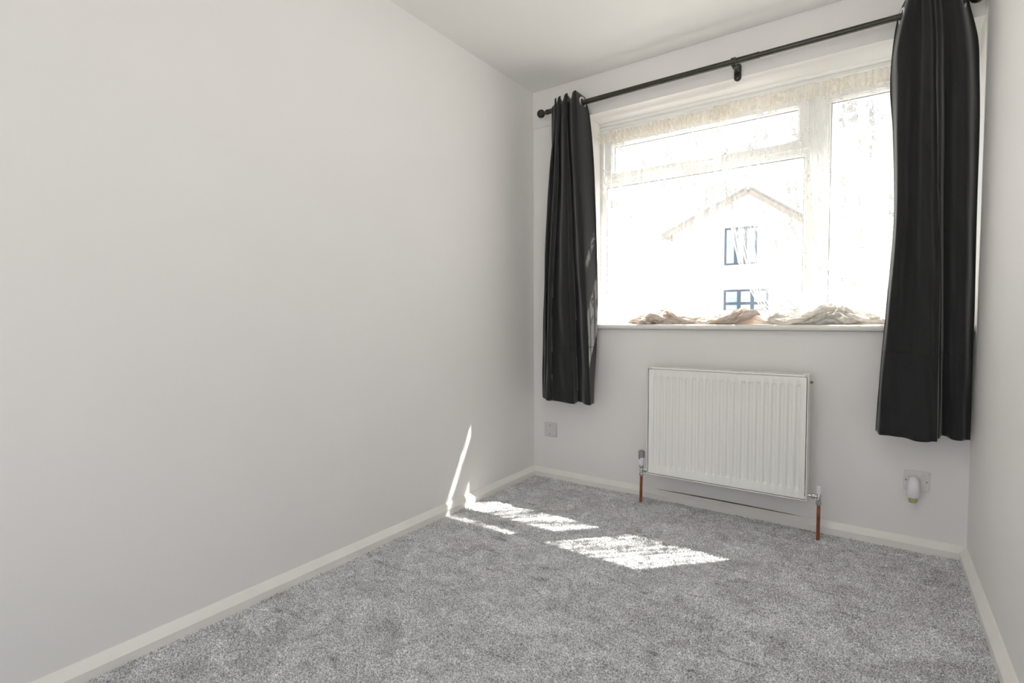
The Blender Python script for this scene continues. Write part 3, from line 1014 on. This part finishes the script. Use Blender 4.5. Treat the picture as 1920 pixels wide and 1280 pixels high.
VY = -0.112
v = thing('radiator_valve', 'thermostatic radiator valve with grey and white head on short copper pipe', 'radiator valve', (0.763, VY, 0), 'radiator valves')
vx = 0.763
cyl('copper_pipe', (vx - 0.003, VY, -0.010), (vx, VY, 0.150), 0.0075, 'copper', v, 18)
lathe('compression_nut', (vx, VY, 0.143), (0, 0, 1), [(0, 0), (0.0095, 0), (0.0115, 0.003), (0.0115, 0.014), (0.009, 0.017), (0, 0.017)], 'chrome', v, 6)
lathe('valve_body', (vx, VY, 0.158), (0, 0, 1), [(0, 0), (0.0085, 0), (0.0095, 0.006), (0.0095, 0.022), (0.008, 0.028), (0.012, 0.032), (0.0135, 0.036), (0.0135, 0.044), (0.010, 0.047), (0, 0.047)], 'chrome', v, 20)
t = cyl('tail_pipe', (vx + 0.006, VY, 0.178), (RX0 + 0.012, VY, 0.178), 0.0065, 'chrome', v, 16)
lathe('union_nut', (vx + 0.014, VY, 0.178), (1, 0, 0), [(0, 0), (0.0095, 0), (0.0115, 0.003), (0.0115, 0.013), (0.0095, 0.016), (0, 0.016)], 'chrome', t, 6)
hd = lathe('head', (vx, VY, 0.203), (0, 0, 1), [(0, 0), (0.0125, 0), (0.0150, 0.008), (0.0165, 0.020), (0.0165, 0.041), (0.015, 0.043), (0, 0.043)], 'lplastic', v, 28)
# grey ribbed cap
bm = bmesh.new()
add_lathe(bm, (vx, VY, 0.245), (0, 0, 1), [(0, 0), (0.0165, 0), (0.0172, 0.004), (0.0170, 0.028), (0.0150, 0.035), (0.009, 0.038), (0, 0.0385)], 32)
for vv in bm.verts:
    if vv.co.z < 0.274:
        a = math.atan2(vv.co.y - VY, vv.co.x - vx)
        k = 1 + 0.03 * (1 if int(round((a + PI) / (2 * PI) * 32)) % 2 else -1)
        vv.co.x = vx + (vv.co.x - vx) * k
        vv.co.y = VY + (vv.co.y - VY) * k
finish('cap', bm, 'gplastic', v, smooth=True)
box('setting_pointer', vx - 0.008, vx - 0.002, VY - 0.0185, VY - 0.014, 0.236, 0.247, 'screw', hd, 0.001)

v = thing('radiator_valve', 'small lockshield radiator valve with plain white cap on copper pipe', 'radiator valve', (1.594, VY, 0), 'radiator valves')
vx = 1.594
cyl('copper_pipe', (vx, VY - 0.006, -0.010), (vx, VY, 0.160), 0.0075, 'copper', v, 18)
lathe('compression_nut', (vx, VY, 0.153), (0, 0, 1), [(0, 0), (0.0105, 0), (0.0128, 0.003), (0.0128, 0.014), (0.010, 0.017), (0, 0.017)], 'chrome', v, 6)
lathe('valve_body', (vx, VY, 0.168), (0, 0, 1), [(0, 0), (0.0085, 0), (0.0092, 0.006), (0.0092, 0.036), (0.007, 0.040), (0, 0.040)], 'chrome', v, 20)
lathe('cap', (vx, VY, 0.204), (0, 0, 1), [(0, 0), (0.0105, 0), (0.0108, 0.003), (0.0102, 0.030), (0.008, 0.0345), (0, 0.0355)], 'lplastic', v, 24)
t = cyl('tail_pipe', (RX1 - 0.012, VY, 0.190), (vx - 0.005, VY, 0.190), 0.0062, 'chrome', v, 16)
lathe('union_nut', (vx - 0.030, VY, 0.190), (1, 0, 0), [(0, 0), (0.0100, 0), (0.0122, 0.003), (0.0122, 0.014), (0.0100, 0.017), (0, 0.017)], 'chrome', t, 6)

# ------------------------------------------------------------------ wall plates
bp = thing('blanking_plate', 'small square grey blank wall plate low beside the left corner', 'wall plate', (0.1275, 0, 0.256))
box('plate', 0.084, 0.171, -0.009, 0.0, 0.2565, 0.3425, 'plate', bp, 0.0025, 3)
for zz in (0.2725, 0.3265):
    lathe('screw', (0.123, -0.009, zz), (0, -1, 0), [(0.0036, -0.001), (0.0034, 0.0006), (0, 0.0009)], 'screw', bp, 12)

so = thing('wall_socket', 'single white power socket low on the wall near the right corner', 'socket', (1.943, 0, 0.255))
box('plate', 1.900, 1.986, -0.009, 0.0, 0.2555, 0.3405, 'plate2', so, 0.004, 3)
box('rocker_switch', 1.960, 1.971, -0.012, -0.006, 0.312, 0.330, 'plate2', so, 0.002)
for xx in (1.9075, 1.9785):
    lathe('screw', (xx, -0.009, 0.298), (0, -1, 0), [(0.0032, -0.001), (0.0030, 0.0006), (0, 0.0009)], 'screw', so, 12)

# plug-in air freshener
af = thing('air_freshener', 'white plug in air freshener with pale green refill in the wall socket', 'air freshener', (1.932, -0.03, 0.22))
bm = bmesh.new()
cx, cyy = 1.9335, -0.034
secs = []
for z, rx, ry, dy in ((0.238, 0.0200, 0.0190, 0), (0.2405, 0.0215, 0.0205, 0), (0.262, 0.0222, 0.0225, 0.0), (0.288, 0.0212, 0.0225, 0.001), (0.306, 0.0180, 0.019, 0.004), (0.316, 0.0125, 0.014, 0.008), (0.3185, 0.006, 0.008, 0.009)):
    secs.append([bm.verts.new((cx + rx * math.copysign(abs(math.cos(2 * PI * k / 28)) ** 0.8, math.cos(2 * PI * k / 28)), cyy + dy + ry * math.copysign(abs(math.sin(2 * PI * k / 28)) ** 0.8, math.sin(2 * PI * k / 28)), z)) for k in range(28)])
for a, b in zip(secs[:-1], secs[1:]):
    for k in range(28):
        bm.faces.new((a[k], a[(k + 1) % 28], b[(k + 1) % 28], b[k]))
bm.faces.new(secs[0][::-1]); bm.faces.new(secs[-1])
bmesh.ops.recalc_face_normals(bm, faces=bm.faces[:])
o = finish('body', bm, 'wplastic', af, smooth=True); sharp(o, 50)
box('plug_back', 1.915, 1.952, -0.017, -0.0092, 0.268, 0.308, 'wplastic', af, 0.002)
mt, nt, p = new_mat('green_refill')
nz = N(nt, 'ShaderNodeTexNoise', Scale=30.0)
rr = ramp(nt, nz.outputs['Fac'], [(0.3, (0.55, 0.58, 0.26)), (0.7, (0.66, 0.68, 0.36))])
L(nt, rr.outputs[0], p.inputs['Base Color'])
p.inputs['Roughness'].default_value = 0.08
p.inputs['Transmission Weight'].default_value = 0.55
p.inputs['IOR'].default_value = 1.4
M['refill'] = mt
lathe('neck_ring', (cx - 0.002, cyy, 0.232), (0, 0, 1), [(0, 0), (0.0165, 0), (0.018, 0.002), (0.018, 0.006), (0.016, 0.008), (0, 0.008)], 'wplastic', af, 28)
lathe('refill_bottle', (cx - 0.002, cyy, 0.210), (0, 0, 1), [(0, 0), (0.0110, 0), (0.0145, 0.003), (0.0155, 0.010), (0.0145, 0.020), (0.0120, 0.023), (0, 0.023)], 'refill', af, 28)

# small bits lying on the carpet
def flake(name, label, x, y, l, w, ang):
    bm = bmesh.new()
    add_box(bm, -l / 2, l / 2, -w / 2, w / 2, 0, 0.002, 0.0006, 1)
    for vv in bm.verts:
        vv.co.z += 0.004 * (vv.co.x / l) ** 2 * 4
        vv.co.y += 0.2 * w * math.sin(vv.co.x / l * 5)
    o = finish(name, bm, 'paper')
    o.location = (x, y, 0.002)
    o.rotation_euler = (0, 0, ang)
    tag(o, label, 'paint flake', 'bits on the carpet')
    return o
flake('paint_flake', 'white paint flake on the carpet near the right corner', 1.960, -0.130, 0.030, 0.005, 1.2)
flake('paint_flake', 'tiny white crumb on the carpet left of the larger flake', 2.000, -0.165, 0.010, 0.006, 0.3)
flake('paint_flake', 'pale speck on the carpet by the skirting left of the radiator', 0.330, -0.128, 0.018, 0.010, 1.4)

# ------------------------------------------------------------------ outside
GZ = -0.45
M['paving'] = plain('pale_paving', (0.36, 0.36, 0.35), 0.9, noise=0.15, scale=1.5)
M['render'] = plain('white_render', (0.88, 0.89, 0.91), 0.85, noise=0.03, scale=2)
M['tile'] = plain('roof_tile', (0.36, 0.33, 0.31), 0.8, noise=0.25, scale=12)
M['fascia'] = plain('stained_fascia', (0.42, 0.37, 0.33), 0.7, noise=0.15, scale=8)
M['hframe'] = plain('slate_blue_frame', (0.09, 0.12, 0.165), 0.5, noise=0.1)
M['hglass'] = plain('dark_house_glass', (0.55, 0.66, 0.76), 0.2, noise=0.35, scale=0.8)
gr = box('ground', -50, 50, -50, 60, GZ - 0.2, GZ, 'paving')
struct(gr, 'pale paving outside the window', 'ground')
HY = 23.0
ho = thing('house', 'white rendered gabled house seen through the lace net', 'house', (-3.0, HY, GZ))
prof = [(-6.6, GZ), (-0.75, GZ), (-0.75, 5.05), (-3.1, 6.72), (-6.6, 5.15)]
bm = bmesh.new()
A = [bm.verts.new((a, HY, b)) for a, b in prof]
B = [bm.verts.new((a, HY + 8, b)) for a, b in prof]
for k in range(5):
    bm.faces.new((A[k], A[(k + 1) % 5], B[(k + 1) % 5], B[k]))
bm.faces.new(A[::-1]); bm.faces.new(B)
bmesh.ops.recalc_face_normals(bm, faces=bm.faces[:])
finish('wall', bm, 'render', ho)


def slab(name, p0, p1, th, y0, y1, mat, parent):
    (x0, z0), (x1, z1) = p0, p1
    d = Vector((x1 - x0, z1 - z0)).normalized()
    nn = Vector((-d.y, d.x)) if d.x > 0 else Vector((d.y, -d.x))
    pr = [(x0, z0), (x1, z1), (x1 + nn.x * th, z1 + nn.y * th), (x0 + nn.x * th, z0 + nn.y * th)]
    return prism(name, pr, 'y', y0, y1, mat, parent)


slab('roof_slope', (-7.05, 4.95), (-3.1, 6.72), 0.18, HY - 0.35, HY + 8.3, 'tile', ho)
slab('roof_slope', (-3.1, 6.72), (-0.35, 4.77), 0.18, HY - 0.35, HY + 8.3, 'tile', ho)
slab('bargeboard', (-7.05, 4.78), (-3.1, 6.55), 0.20, HY - 0.40, HY - 0.35, 'fascia', ho)
slab('bargeboard', (-3.1, 6.55), (-0.35, 4.60), 0.20, HY - 0.40, HY - 0.35, 'fascia', ho)


def house_window(x0, x1, z0, z1, nx, nz):
    f = ring_frame('window', x0 + 0.09, x1 - 0.09, z0 + 0.09, z1 - 0.09, 0.09, HY - 0.04, HY + 0.02, 'hframe', ho)
    w_, h_ = (x1 - x0 - 0.18), (z1 - z0 - 0.18)
    for i in range(1, nx):
        xc = x0 + 0.09 + w_ * i / nx
        box('glazing_bar', xc - 0.075, xc + 0.075, HY - 0.035, HY + 0.0, z0 + 0.09, z1 - 0.09, 'hframe', f)
    for j in range(1, nz):
        zc = z0 + 0.09 + h_ * j / nz
        box('glazing_bar', x0 + 0.09, x1 - 0.09, HY - 0.034, HY + 0.0, zc - 0.06, zc + 0.06, 'hframe', f)
    for i in range(nx):
        for j in range(nz):
            box('pane', x0 + 0.09 + w_ * i / nx + 0.05, x0 + 0.09 + w_ * (i + 1) / nx - 0.05, HY - 0.01, HY - 0.002,
                z0 + 0.09 + h_ * j / nz + 0.05, z0 + 0.09 + h_ * (j + 1) / nz - 0.05, 'hglass', f)
    box('window_sill', x0 - 0.08, x1 + 0.08, HY - 0.12, HY, z0 - 0.08, z0, 'render', f)


house_window(-4.15, -2.75, 3.42, 5.15, 3, 1)
house_window(-4.15, -2.25, 1.00, 2.28, 3, 2)
